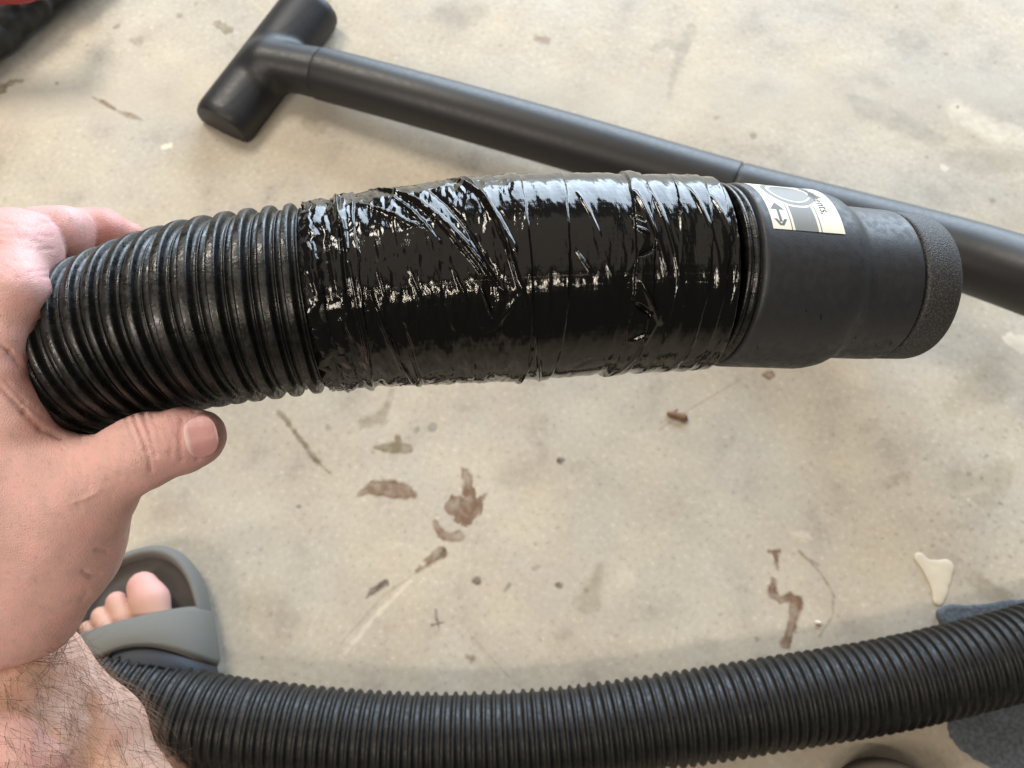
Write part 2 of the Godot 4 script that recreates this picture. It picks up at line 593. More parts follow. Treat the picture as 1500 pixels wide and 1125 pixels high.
func rubber(base: float, rough: float) -> StandardMaterial3D:
	var m := stuff(lin(base, base * 0.97, base * 0.93), rough, 0.5)
	relief(m, noise(FastNoiseLite.TYPE_SIMPLEX_SMOOTH, 0.06, 41, 4), 512, 0.05, 0.012)
	m.roughness = 1.0
	m.roughness_texture = ramp_image(noise(FastNoiseLite.TYPE_SIMPLEX_SMOOTH, 0.02, 43, 5), 512, 0.3, 0.75, rough - 0.1, rough + 0.2)
	# grey scuffs and dust caught in the plastic
	var size := 512
	var a := noise(FastNoiseLite.TYPE_SIMPLEX_SMOOTH, 0.012, 45, 4).get_seamless_image(size, size).get_data()
	var b := noise(FastNoiseLite.TYPE_SIMPLEX_SMOOTH, 0.16, 47, 3).get_seamless_image(size, size).get_data()
	var d := PackedByteArray()
	d.resize(size * size)
	for i in d.size():
		var k := smoothstep(0.52, 0.8, a[i] / 255.0) * smoothstep(0.5, 0.75, b[i] / 255.0)
		var speck := 1.0 if b[i] > 226 else 0.0
		d[i] = int(clampf(96.0 + 150.0 * k + 150.0 * speck, 0.0, 255.0))
	m.albedo_texture = ImageTexture.create_from_image(Image.create_from_data(size, size, false, Image.FORMAT_L8, d))
	m.albedo_color = lin(base * 6.5, base * 6.3, base * 6.0)
	return m

func make_floor_hose() -> void:
	var pts := []
	for q in [[-420, 760], [-230, 860], [-60, 945], [60, 985], [180, 1022], [300, 1054], [420, 1071], [600, 1084], [800, 1078], [1000, 1052], [1150, 1028], [1300, 1003], [1450, 968], [1600, 925], [1760, 868], [1930, 790]]:
		pts.append(on_floor(q[0], q[1], 0.0365))
	var pa := path(pts, 500)
	var base: Vector3 = on_floor(600, 1084)
	var o := thing("vacuum_hose", "long ribbed black hose lying across the floor beneath the hand", "hose", base)
	var m := ribbed(pa, 0.0362, 0.0078, FLOOR_RIB, 72, 0.05)
	var t := piece("ribbed_tube", m, rubber(0.008, 0.50), o)
	t.position = -base

var grip: Path                           # the axis of the held hose

func make_held_hose() -> void:
	var base := at(750, 408, 0.322)
	var o := thing("vacuum_hose", "ribbed black hose end wrapped in shiny tape, gripped by the hand", "hose", base)
	var pts := []
	for q in [[-420, 760, 0.68], [-300, 755, 0.58], [-190, 705, 0.47], [-100, 645, 0.400], [-34, 602, 0.3685], [30, 564, 0.3515], [90, 531, 0.3410], [150, 505, 0.3345], [217, 480, 0.3302], [320, 456, 0.3255], [462, 437, 0.3264], [540, 427, 0.3288], [640, 417, 0.3318], [760, 408, 0.3354], [880, 403, 0.3391], [1000, 401.5, 0.3429], [1031, 401.8, 0.344]]:
		pts.append(at(q[0], q[1], q[2]))
	grip = path(pts, 700)
	# distance along the axis of every pixel column in the picture
	var s_of := func(px: float) -> float:
		var lo := 0.0
		var hi := grip.length
		for i in 30:
			var mid := (lo + hi) * 0.5
			if seen_at(grip.frame(mid)[0]).x < px: lo = mid
			else: hi = mid
		return (lo + hi) * 0.5
	var cut := path(pts.slice(0, 12), 600)
	var hose := piece("ribbed_tube", ribbed(cut, 0.0349, 0.0076, RIB, 128, 0.03, 0.905), rubber(0.010, 0.34), o)
	hose.position = -base
	make_tape(o, base, s_of)

	# the hard plastic end
	var a := at(1031, 401.8, 0.344)
	var b := at(1335, 421.5, 0.3665)
	var line := path([a, a.lerp(b, 0.33), a.lerp(b, 0.66), b + (b - a) * 0.02], 300)
	var full := line.length
	var k := full / 80.0
	var plastic := stuff(lin(0.030, 0.031, 0.035), 0.5, 0.5)
	relief(plastic, noise(FastNoiseLite.TYPE_SIMPLEX_SMOOTH, 0.11, 51, 3), 512, 0.03, 0.006)
	plastic.roughness = 1.0
	plastic.roughness_texture = ramp_image(noise(FastNoiseLite.TYPE_SIMPLEX_SMOOTH, 0.012, 53, 4), 512, 0.3, 0.7, 0.42, 0.58)
	var rows := []
	for r in [[-6, 31.0], [-1, 33.2], [0.3, 33.9], [1.0, 34.0], [1.5, 33.6], [1.9, 32.4], [2.3, 32.2], [2.8, 33.3], [3.5, 33.8], [4.1, 33.4], [4.5, 32.0], [5.3, 31.9], [5.8, 32.6]]:
		rows.append([r[0] * k, r[1] * 0.00103])
	for i in rows.size():
		rows[i][0] = maxf(rows[i][0], 0.0) if i > 0 else 0.0
	var collar := piece("collar_ring", turned(line, rows, 160), rubber(0.010, 0.28), o)
	collar.position = -base
	rows = []
	for r in [[5.2, 30.5], [5.3, 33.0], [5.6, 33.9], [6.2, 34.3], [7.2, 34.45], [18, 34.35], [33.2, 34.25], [35.3, 34.0], [37.8, 33.4], [39.8, 32.8], [41.5, 31.8], [42.9, 30.7], [44.1, 30.0], [45.5, 29.65], [47, 29.55], [58, 29.4], [63.0, 29.25], [63.8, 29.0], [64.2, 28.0], [64.4, 26.5], [65.6, 26.4]]:
		rows.append([r[0] * k, r[1] * 0.00103])
	var cuff := piece("cuff", turned(line, rows, 192), plastic, o)
	cuff.position = -base
	var tipmat := stuff(lin(0.036, 0.036, 0.038), 0.62, 0.5)
	relief(tipmat, noise(FastNoiseLite.TYPE_SIMPLEX_SMOOTH, 0.06, 55, 5), 512, 0.022, 0.03)
	tipmat.albedo_color = Color.WHITE
	tipmat.albedo_texture = ramp_image(noise(FastNoiseLite.TYPE_SIMPLEX_SMOOTH, 0.042, 57, 5), 512, 0.45, 0.85, 0.17, 0.40)
	rows = []
	for r in [[65.4, 26.2], [65.5, 28.0], [65.9, 28.7], [66.8, 28.95], [72, 28.8], [76, 28.6], [77.6, 28.2], [78.8, 27.5], [79.5, 26.6], [79.8, 25.6], [79.4, 24.8], [78, 24.4], [60, 24.2], [30, 24.0]]:
		rows.append([r[0] * k, r[1] * 0.00103])
	var tip := piece("end_ring", turned(line, rows, 192), tipmat, o)
	tip.position = -base
	make_sticker(cuff, line, k)
	# a few nicks on the cuff
	var nick := stuff(lin(0.006, 0.006, 0.006), 0.8)
	for q in [[26.0, 0.36, 2.4, 0.5], [20.5, 0.30, 1.2, 0.4], [9.5, 0.80, 2.2, 1.2], [54.5, 0.86, 1.6, 0.9], [59.0, 0.80, 2.6, 0.3], [45.0, 0.72, 1.0, 0.2]]:
		var v := PackedVector3Array()
		for i in 2:
			for j in 5:
				var f := line.frame((q[0] + (0.35 if i else 0.0) + q[3] * j * 0.25) * k)
				var ang: float = -PI / 2.0 * 0.0 + q[1] + (j - 2) * q[2] * 0.25 / 34.0
				var rad := 0.0354 if q[0] < 42 else 0.0306
				v.append(f[0] + (f[2] * cos(ang) + f[3] * sin(ang)) * (rad + 0.00012))
		var nk := piece("scratch", build(v, grid_faces(2, 5, false)), nick, cuff)

func make_tape(o: Node3D, base: Vector3, s_of: Callable) -> void:
	var s0: float = s_of.call(468.0)
	var s1 := grip.length
	var rows := 560
	var cols := 460
	# tape edges that run round the hose: pixel column at the middle, slant (pixels per radian), height of the step in mm (+ = right side lies on top)
	var steps := []
	for q in [[484, -4, -0.25, 0.10], [533, 3, -0.45, 0.16], [757, 4, -0.5, 0.10], [806, 12, -0.35, 0.09], [893, 11, 0.55, 0.12], [918, 9, -0.35, 0.10], [950, 16, 0.22, 0.14], [992, 14, -0.22, 0.10], [1014, 13, -0.25, 0.08], [1026, 10, 0.18, 0.10]]:
		var sc: float = s_of.call(q[0])
		steps.append([sc * 1000.0, q[1] * 0.25, q[2], q[3]])
	# folds: from pixel to pixel, width and height in mm
	var folds := []
	for q in [[560, 278, 720, 424, 1.0, 1.3], [640, 292, 716, 418, 0.7, -0.8], [625, 318, 690, 400, 0.6, 0.8], [668, 268, 738, 372, 0.9, 1.1], [684, 262, 748, 440, 0.8, 1.0], [722, 330, 742, 440, 0.5, 0.5], [590, 300, 640, 362, 0.7, 0.7], [548, 306, 628, 352, 0.6, 0.6],
			[512, 290, 520, 370, 0.9, 1.5], [520, 290, 512, 430, 0.7, -1.0], [497, 320, 500, 450, 0.8, 0.7], [474, 330, 478, 440, 0.6, 0.6], [520, 390, 528, 520, 0.7, 0.7], [500, 440, 512, 560, 0.7, -0.6], [545, 430, 600, 562, 0.7, 0.9], [585, 470, 605, 566, 0.6, -0.6],
			[690, 420, 702, 456, 0.6, 0.9], [655, 395, 672, 440, 0.6, 0.5], [600, 395, 612, 436, 0.6, 0.5], [560, 400, 566, 440, 0.5, 0.5], [762, 480, 780, 556, 0.7, 0.8], [758, 500, 745, 552, 0.7, 0.7], [905, 300, 940, 420, 0.9, 0.9], [925, 290, 958, 440, 0.7, 0.7], [898, 380, 918, 372, 0.5, -1.2],
			[900, 410, 930, 462, 1.0, 1.2], [897, 440, 915, 452, 0.8, -1.5], [893, 486, 916, 478, 0.6, 0.9], [896, 346, 912, 352, 0.6, 0.9], [896, 330, 910, 336, 0.5, -0.9], [980, 290, 1000, 372, 0.7, 0.7], [1005, 300, 1022, 356, 0.6, 0.6], [1000, 376, 1004, 424, 0.8, 0.6], [1026, 380, 1034, 428, 0.8, 0.6],
			[930, 450, 880, 548, 0.8, 0.5], [985, 486, 960, 540, 0.7, 0.4], [830, 300, 850, 356, 0.5, 0.4], [855, 385, 866, 420, 0.6, 0.5], [815, 372, 838, 402, 0.5, 0.5]]:
		folds.append(fold(q[0], q[1], q[2], q[3], q[4], q[5], s_of))
	for i in 70:                          # small creases all the way round
		var x := rng.randf_range(462, 740) if rng.randf() < 0.7 else rng.randf_range(740, 1035)
		var s: float = s_of.call(x) * 1000.0
		var a := rng.randf_range(-PI, PI) * 36.0
		var l := rng.randf_range(5.0, 18.0)
		var t := rng.randfn(1.15 if x > 740 else 1.0, 0.35)
		folds.append([s, a, s + cos(t) * l, a - sin(t) * l, rng.randf_range(0.4, 0.9), rng.randf_range(-0.35, 0.5)])
	for f in folds:
		f.append_array([minf(f[0], f[2]) - 3.0 * f[4], maxf(f[0], f[2]) + 3.0 * f[4], minf(f[1], f[3]) - 3.0 * f[4], maxf(f[1], f[3]) + 3.0 * f[4]])
	var n1 := noise(FastNoiseLite.TYPE_SIMPLEX_SMOOTH, 0.22, 61, 3)
	var n2 := noise(FastNoiseLite.TYPE_SIMPLEX_SMOOTH, 0.5, 63, 2)
	var radii := [[455, 34.6], [500, 35.2], [540, 35.8], [640, 37.3], [700, 38.2], [760, 38.7], [880, 38.2], [1000, 37.4], [1024, 36.9], [1040, 36.6]]
	var v := PackedVector3Array()
	var uv := PackedVector2Array()
	for i in rows:
		var u := i / (rows - 1.0)
		var s := lerpf(s0, s1, u)
		var fr := grip.frame(s)
		var px := seen_at(fr[0]).x
		var r := 36.0
		for k in radii.size() - 1:
			if px >= radii[k][0] and px <= radii[k + 1][0]:
				r = lerpf(radii[k][1], radii[k + 1][1], smoothstep(0.0, 1.0, (px - radii[k][0]) / (radii[k + 1][0] - radii[k][0])))
		var left := 1.0 - smoothstep(500.0, 590.0, px)
		var wild := 1.0 - 0.62 * smoothstep(700.0, 790.0, px)
		var near := []
		for f in folds:
			if s * 1000.0 > f[6] and s * 1000.0 < f[7]: near.append(f)
		for j in cols:
			var q := TAU * j / cols
			var a := (q if q < PI else q - TAU) * 36.0       # mm round the hose, 0 facing the eye, + towards B
			var mm := s * 1000.0
			var h := 0.0
			h += left * 0.55 * sin(mm / 7.6 * TAU + 0.05 * a)
			h += n1.get_noise_2d(mm * 0.6, a * 0.18) * 0.75 * wild + n2.get_noise_2d(mm * 0.6, a * 0.25) * 0.14 * wild
			h += n2.get_noise_2d(mm * 1.6 + 500.0, a * 0.8) * 0.02
			for k in steps:
				var e: float = mm - k[0] - k[1] * (-a / 36.0) + n1.get_noise_2d(a * 0.4, k[0]) * 0.5
				if e > -6.0 and e < 6.0:
					var w: float = k[3] * 2.0
					h += 1.9 * k[2] * (smoothstep(-w, w, e) - 0.5) * (1.0 - smoothstep(1.5, 6.0, absf(e))) * 1.0
					h += 0.15 * exp(-pow(e / 0.24, 2.0))
			for f in near:
				if a > f[8] and a < f[9]:
					var dx: float = f[2] - f[0]
					var dy: float = f[3] - f[1]
					var t := clampf(((mm - f[0]) * dx + (a - f[1]) * dy) / (dx * dx + dy * dy), 0.0, 1.0)
					var d2 := pow(mm - f[0] - dx * t, 2.0) + pow(a - f[1] - dy * t, 2.0)
					h += 1.25 * f[5] * exp(-d2 / (f[4] * f[4])) * (0.35 + 0.65 * sin(PI * clampf(t * 0.9 + 0.05, 0.0, 1.0)))
			# the torn start of the tape
			var rag := pow(1.0 - u, 22.0) * (1.6 * n1.get_noise_2d(a * 0.4, 77.0) + 0.5 * n2.get_noise_2d(a * 0.6, 5.0)) * 0.0013
			v.append(fr[0] + fr[1] * rag + (fr[2] * cos(q) + fr[3] * sin(q)) * (r + h) * 0.001)
			uv.append(Vector2(mm / 14.4, j / float(cols) * 16.0))
	# turn the ends in onto the hose
	var last := v.size() - cols
	for e in 2:
		var from := 0 if e == 0 else last
		var c: Vector3 = grip.frame(s0 if e == 0 else s1)[0]
		var ring := PackedVector3Array()
		for j in cols:
			ring.append(c + (v[from + j] - c) * 0.93)
		if e == 0: 
			ring.append_array(v)
			v = ring
			uv = uv.slice(0, cols) + uv
			last += cols
		else:
			v.append_array(ring)
			uv.append_array(uv.slice(last, last + cols))
	var tape := stuff(lin(0.006, 0.0056, 0.005), 0.10, 0.5)
	tape.heightmap_enabled = true
	tape.heightmap_texture = weave()
	tape.heightmap_scale = 0.003
	tape.texture_repeat = true
	var t := piece("tape_wrap", build(v, grid_faces(rows + 2, cols, true), uv), tape, o)
	t.position = -base
	tag(t, "glossy black tape wrapped and creased round the hose end")

func fold(x0: float, y0: float, x1: float, y1: float, w: float, h: float, s_of: Callable) -> Array:
	var out := []
	for q in [[x0, y0], [x1, y1]]:
		var s: float = s_of.call(q[0])
		var c := seen_at(grip.frame(s)[0])
		var rpx := 36.0 * 0.001 * F / c.z
		var dir: Vector3 = grip.frame(s)[3]
		var up := -1.0 if (eye_basis.inverse() * dir).y > 0.0 else 1.0
		out.append(s * 1000.0)
		out.append(-up * asin(clampf((c.y - q[1]) / rpx, -0.995, 0.995)) * 36.0)
	return out + [w, h]

# rows of short slanted stitches: the cloth that shows through the tape
func weave() -> ImageTexture:
	var size := 512
	var d := PackedByteArray()
	d.resize(size * size)
	var n := noise(FastNoiseLite.TYPE_SIMPLEX_SMOOTH, 0.05, 71, 3)
	for y in size:
		for x in size:
			var row := y / 512.0 * 7.0
			var fy := row - floorf(row)
			var col := x / 512.0 * 17.0 + fy * 0.5 + floorf(row) * 0.37
			var fx := col - floorf(col)
			var k := exp(-pow((fx - 0.5) / 0.17, 2.0)) * smoothstep(0.05, 0.25, fy) * smoothstep(0.62, 0.42, fy)
			d[y * size + x] = int(clampf(60.0 + 150.0 * k + 45.0 * n.get_noise_2d(x, y), 0, 255))
	return ImageTexture.create_from_image(Image.create_from_data(size, size, false, Image.FORMAT_L8, d))

# a curved patch on the cuff: axial span in mm, angles in radians (0 faces the eye, + towards the top of the picture)
func patch(line: Path, k: float, t0: float, t1: float, q0: float, q1: float, rad: float, rows: int, cols: int) -> ArrayMesh:
	var v := PackedVector3Array()
	var uv := PackedVector2Array()
	for i in rows:
		var u := i / (rows - 1.0)
		var f := line.frame(lerpf(t0, t1, u) * k)
		for j in cols:
			var w := j / (cols - 1.0)
			var q := lerpf(q0, q1, w)
			v.append(f[0] + (f[2] * cos(q) + f[3] * sin(q)) * rad)
			uv.append(Vector2(u, 1.0 - w))
	return build(v, grid_faces(rows, cols, false), uv)

func make_sticker(cuff: Node3D, line: Path, k: float) -> void:
	var w := 300
	var h := 700
	var d := Image.create_empty(w, h, false, Image.FORMAT_RGB8)
	var white := Color8(222, 219, 202)
	var gray := Color8(120, 120, 117)
	var ink := Color8(92, 92, 90)
	for y in h:
		for x in w:
			var u := x / float(w)
			var v := 1.0 - y / float(h)            # 0 at the lower edge, 1 over the top
			var c := white
			if u > 0.30 and u < 0.63: c = gray
			if absf(u - 0.262) < 0.008 or absf(u - 0.672) < 0.008: c = ink
			# the pipe end: rings drawn as ellipses
			var e := Vector2((u - 0.46) / 0.36, (v - 0.50) / 0.23).length()
			if e < 1.10 and v > 0.25: c = white
			if e < 1.0 and v > 0.25: c = gray if e > 0.80 else white
			if e < 0.74: c = Color8(135, 135, 133)
			if e < 0.74 and v > 0.56: c = white if e > 0.66 else gray
			# the arrow in the left margin
			if u > 0.112 and u < 0.15 and v > 0.07 and v < 0.22: c = ink
			if v >= 0.20 and v < 0.29 and absf(u - 0.13) < (0.29 - v) * 1.1: c = ink
			if v > 0.035 and v <= 0.10 and absf(absf(u - 0.13) - (v - 0.03) * 1.0) < 0.022: c = ink
			if v > 0.42 and v < 0.56 and absf(u - 0.80) < (0.56 - v) * 0.8: c = ink
			d.set_pixel(x, y, c)
	var mat := stuff(Color.WHITE, 0.5, 0.4)
	mat.albedo_texture = ImageTexture.create_from_image(d)
	mat.texture_repeat = false
	var sgn := 1.0
	var probe: Vector3 = eye_basis.inverse() * line.frame(0.0)[3]
	if probe.y < 0.0: sgn = -1.0
	var q0 := 0.52
	var q1 := 1.78
	var s := piece("sticker", patch(line, k, 8.6, 33.0, sgn * q0, sgn * q1, 0.03452 * 1.03, 12, 40), mat, cuff)
	tag(s, "white and grey instruction sticker on the cuff")
	# the printed words that run round the cuff
	var tm := TextMesh.new()
	var font := SystemFont.new()
	font.font_names = PackedStringArray(["Droid Sans"])
	font.font_weight = 700
	tm.font = font
	tm.text = "attachments,"
	tm.font_size = 64
	tm.pixel_size = 0.01
	tm.depth = 0.0
	tm.curve_step = 1.0
	var arr := tm.get_mesh_arrays()
	var p: PackedVector3Array = arr[Mesh.ARRAY_VERTEX]
	var box := AABB(p[0], Vector3.ZERO)
	for x in p: box = box.expand(x)
	var scale_ := 0.0038 / 0.64
	var v := PackedVector3Array()
	var f := PackedInt32Array()
	for i in p.size():
		var along := (box.end.x - p[i].x) * scale_ / 0.0346 + 0.24          # back from the end of the word
		var up := (p[i].y) * scale_ * 1000.0
		var fr := line.frame((28.2 + up) * k)
		var q := sgn * (q0 + along)
		v.append(fr[0] + (fr[2] * cos(q) + fr[3] * sin(q)) * 0.03456 * 1.03)
	var idx: PackedInt32Array = arr[Mesh.ARRAY_INDEX] if arr[Mesh.ARRAY_INDEX] != null else PackedInt32Array(range(p.size()))
	piece("lettering", build(v, idx), stuff(lin(0.03, 0.03, 0.03), 0.6), cuff)

# ---------------------------------------------------------------- the wand lying behind
func make_wand() -> void:
	var base := on_floor(465, 105)
	var o := thing("vacuum_wand", "dark grey vacuum wand with a floor nozzle lying on the concrete", "vacuum wand", base)
	var m := stuff(lin(0.018, 0.0185, 0.020), 0.45, 0.5)
	relief(m, noise(FastNoiseLite.TYPE_SIMPLEX_SMOOTH, 0.05, 81, 4), 512, 0.08, 0.004)
	m.roughness = 1.0
	m.roughness_texture = ramp_image(noise(FastNoiseLite.TYPE_SIMPLEX_SMOOTH, 0.02, 83, 4), 512, 0.3, 0.7, 0.42, 0.48)
	var pts := []
	for q in [[410, 91, 0.950], [463, 105.5, 0.941], [600, 142, 0.918], [830, 207, 0.892], [1074, 279, 0.862], [1240, 325, 0.826], [1418, 376, 0.778], [1500, 403, 0.752], [1640, 450, 0.70]]:
		pts.append(at(q[0], q[1], q[2]))
	var pa := path(pts, 400)
	var s_at := func(px: float) -> float:
		for i in 400:
			if seen_at(pa.p[i]).x > px: return i * pa.step
		return pa.length
	var s0: float = s_at.call(466)
	var s1: float = s_at.call(1072)
	var rows := [[s0 - 0.004, 0.024], [s0, 0.0262], [s0 + 0.0012, 0.0269], [s0 + 0.004, 0.0272]]
	for i in 12: rows.append([lerpf(s0 + 0.01, s1 - 0.004, i / 11.0), lerpf(0.0272, 0.0283, i / 11.0)])
	rows.append_array([[s1 - 0.001, 0.0282], [s1, 0.0278], [s1 + 0.0004, 0.0262]])
	piece("tube", turned(pa, rows, 72), m, o).position = -base
	rows = [[s1 - 0.006, 0.0262], [s1 + 0.0016, 0.0264], [s1 + 0.002, 0.0274], [s1 + 0.004, 0.0280]]
	for i in 12: rows.append([lerpf(s1 + 0.01, pa.length - 0.002, i / 11.0), lerpf(0.0281, 0.0325, i / 11.0)])
	rows.append_array([[pa.length - 0.001, 0.0320], [pa.length, 0.030], [pa.length, 0.020]])
	piece("tube", turned(pa, rows, 72), m, o).position = -base
	# the nozzle: a rounded bar across the end, with a neck that runs into it
	var low := at(322, 182, 0.935)
	var high := at(458, 4, 0.985)
	var bones := []
	var ax := (high - low).normalized()
	var across := ax.cross(Vector3.UP).normalized()
	if across.x < 0.0: across = -across
	for d in [-0.008, 0.008]:
		bones.append(bone(low + across * d + ax * 0.012, high + across * d - ax * 0.010, 0.0205, 0.0205, 0.02))
		bones.append(bone(low + across * d * 1.3 + ax * 0.010 - Vector3(0, 0.010, 0), high + across * d * 1.3 - ax * 0.010 - Vector3(0, 0.010, 0), 0.0175, 0.0175, 0.02))
	var mid := at(392, 92, 0.945)
	bones.append(bone(mid, pa.frame(s0 + 0.002)[0], 0.0235, 0.0262, 0.012))
	var g := grow(bones, 0.0032)
	var gv: PackedVector3Array = g[0]
	# flat cut ends, and the neck cut square at the joint with the tube
	var jt: Vector3 = pa.frame(s0)[1]
	var jp: Vector3 = pa.frame(s0 + 0.001)[0]
	for i in gv.size():
		var e := (gv[i] - low).dot(ax)
		if e < 0.0: gv[i] -= ax * e * 0.9
		e = (gv[i] - high).dot(ax)
		if e > 0.0: gv[i] -= ax * e * 0.8
		e = (gv[i] - jp).dot(jt)
		if e > 0.0: gv[i] -= jt * e * 0.98
		gv[i].y = maxf(gv[i].y, 0.002)
	piece("floor_nozzle", build(gv, g[2]), m, o).position = -base

# ---------------------------------------------------------------- soft things at the edges of the picture
func make_bag() -> void:
	var base := on_floor(-20, 20)
	var o := thing("tool_bag", "black bag corner with a red patch in the far left corner", "bag", base)
	var a := on_floor(-112, 160, 0.03)
	var b := on_floor(160, -70, 0.03)
	var inward := Vector3(-0.62, 0.0, -0.78)
	var bones := []
	for i in 5:
		var r := 0.026 + 0.012 * mini(i, 3)
		var c := inward * (0.020 + 0.05 * i) + Vector3(0, 0.004 + 0.012 * i, 0)
		bones.append(bone(a + c, b + c, r, r, 0.02))
	var g := grow(bones, 0.005)
	var v: PackedVector3Array = g[0]
	var n: PackedVector3Array = g[1]
	var wn := noise(FastNoiseLite.TYPE_SIMPLEX_SMOOTH, 9.0, 91, 3)
	for i in v.size():
		v[i] += n[i] * 0.012 * wn.get_noise_3dv(v[i] * Vector3(2.0, 1.0, 2.6))
		v[i].y = maxf(v[i].y, 0.001)
	var cloth := stuff(lin(0.010, 0.012, 0.012), 0.55)
	relief(cloth, noise(FastNoiseLite.TYPE_SIMPLEX_SMOOTH, 0.12, 93, 3), 256, 0.03, 0.02)
	piece("shell", build(v, g[2]), cloth, o).position = -base
	var red := stuff(lin(0.36, 0.03, 0.03), 0.6)
	var c0 := at(-80, -10, 0.90)
	var c1 := at(26, -22, 0.90)
	g = grow([bone(c0, c1, 0.018, 0.016, 0.01), bone(c1, c1 + Vector3(0.02, -0.03, -0.03), 0.015, 0.012, 0.01)], 0.004)
	var rp := piece("red_panel", build(g[0], g[2]), red, o)
	rp.position = -base
	tag(rp, "bright red padded panel on the black bag")

func make_rag() -> void:
	var base := on_floor(1500, 1000)
	var o := thing("shop_rag", "blue grey cloth rag lying flat under the right end of the floor hose", "rag", base)
	var ring := []
	for q in [[1372, 893], [1430, 886], [1500, 878], [1600, 872], [1700, 900], [1740, 980], [1700, 1080], [1620, 1150], [1530, 1160], [1470, 1132], [1425, 1112], [1398, 1086], [1388, 1062], [1404, 1010], [1390, 950]]:
		ring.append(on_floor(q[0], q[1]) - base)
	var c := Vector3.ZERO
	for p in ring: c += p / ring.size()
	var n := noise(FastNoiseLite.TYPE_SIMPLEX_SMOOTH, 14.0, 95, 4)
	var cols := 120
	var rows := 22
	var v := PackedVector3Array()
	var uv := PackedVector2Array()
	for i in rows + 1:
		var t := float(mini(i, rows - 1)) / (rows - 1)
		for j in cols:
			var x := float(j) / cols * ring.size()
			var k := int(x)
			var p: Vector3 = ring[k].cubic_interpolate(ring[(k + 1) % ring.size()], ring[(k + ring.size() - 1) % ring.size()], ring[(k + 2) % ring.size()], x - k)
			p = c + (p - c) * maxf(t, 0.02) * (1.0 + 0.025 * n.get_noise_1d(j * 0.012) * t)
			p.y = 0.0032 + 0.006 * maxf(0.0, n.get_noise_2d(p.x, p.z) + 0.25) * (1.0 - t * t * 0.6)
			if i == rows: p.y = 0.0006
			v.append(p)
			uv.append(Vector2(p.x, p.z) / 0.06)
	var m := stuff(lin(0.060, 0.078, 0.098), 0.95, 0.2)
	relief(m, noise(FastNoiseLite.TYPE_SIMPLEX_SMOOTH, 0.14, 97, 4), 512, 0.06, 0.09)
	m.albedo_color = Color.WHITE
	var size := 256
	var a := noise(FastNoiseLite.TYPE_SIMPLEX_SMOOTH, 0.05, 98, 5).get_seamless_image(size, size).get_data()
	var d := PackedByteArray()
	for x in a:
		var l := 0.75 + 0.5 * x / 255.0
		d.append_array(PackedByteArray([int(96 * l), int(103 * l), int(110 * l)]))
	m.albedo_texture = ImageTexture.create_from_image(Image.create_from_data(size, size, false, Image.FORMAT_RGB8, d))
	m.rim_enabled = true
	m.rim = 0.3
	piece("cloth", build(v, grid_faces(rows + 1, cols, true, true), uv), m, o)

func make_litter() -> void:
	# a squeezed-out smear of dried sealant
	var bones := []
	var c := on_floor(1366, 848)
	for q in [[1347, 817, 1366, 842, 8, 9], [1366, 842, 1376, 866, 10, 10], [1376, 866, 1374, 879, 10, 8], [1358, 824, 1386, 830, 4, 9], [1386, 830, 1382, 850, 10, 10], [1374, 836, 1377, 860, 8, 10]]:
		var a := on_floor(q[0], q[1])
		var b := on_floor(q[2], q[3])
		var k := seen_at(a).z / F
		bones.append(bone(a, b, q[4] * k, q[5] * k, 0.003))
	var g := grow(bones, 0.0011)
	var v: PackedVector3Array = g[0]
	for i in v.size():
		v[i].y = 0.0008 + maxf(v[i].y, -0.001) * 0.22
	var o := piece("dried_sealant", build(v, g[2], PackedVector2Array(), PackedColorArray(), c), stuff(lin(0.62, 0.56, 0.44), 0.55))
	o.position = c
	tag(o, "cream white Y-shaped smear of dried sealant on the floor", "sealant")
	c = on_floor(1198, 912)
	g = grow([bone(c + Vector3(-0.0012, 0.0016, 0), c + Vector3(0.0012, 0.0016, 0.0004), 0.0019, 0.0015, 0.001)], 0.0005)
	o = piece("paint_chip", build(g[0], g[2], PackedVector2Array(), PackedColorArray(), c), stuff(lin(0.75, 0.70, 0.58), 0.6))
	o.position = c
	tag(o, "tiny white chip on the floor beside the brown S-shaped stain", "chip")
	c = on_floor(991, 609)
	bones = [bone(on_floor(980, 606, 0.0025), on_floor(1002, 611, 0.0030), 0.0022, 0.0034, 0.002), bone(on_floor(1000, 612, 0.003), on_floor(1006, 616, 0.002), 0.003, 0.001, 0.002), bone(on_floor(985, 607, 0.003), on_floor(992, 600, 0.004), 0.0018, 0.0008, 0.002)]
	g = grow(bones, 0.0008)
	o = piece("dry_leaf", build(g[0], g[2], PackedVector2Array(), PackedColorArray(), c), stuff(lin(0.22, 0.13, 0.08), 0.8))
	o.position = c
	tag(o, "small brown crumb of dry leaf on the floor below the cuff", "leaf")

# ---------------------------------------------------------------- slides
func make_sandals() -> void:
	slide("slide_sandal", "grey slide sandal worn on the foot at the lower left", on_floor(203, 948, 0.02), 16.0, 1.0, true)
	slide("slide_sandal", "brownish slide sandal toe peeping in below the hose", on_floor(1326, 1284, 0.02), -6.0, -1.0, false)

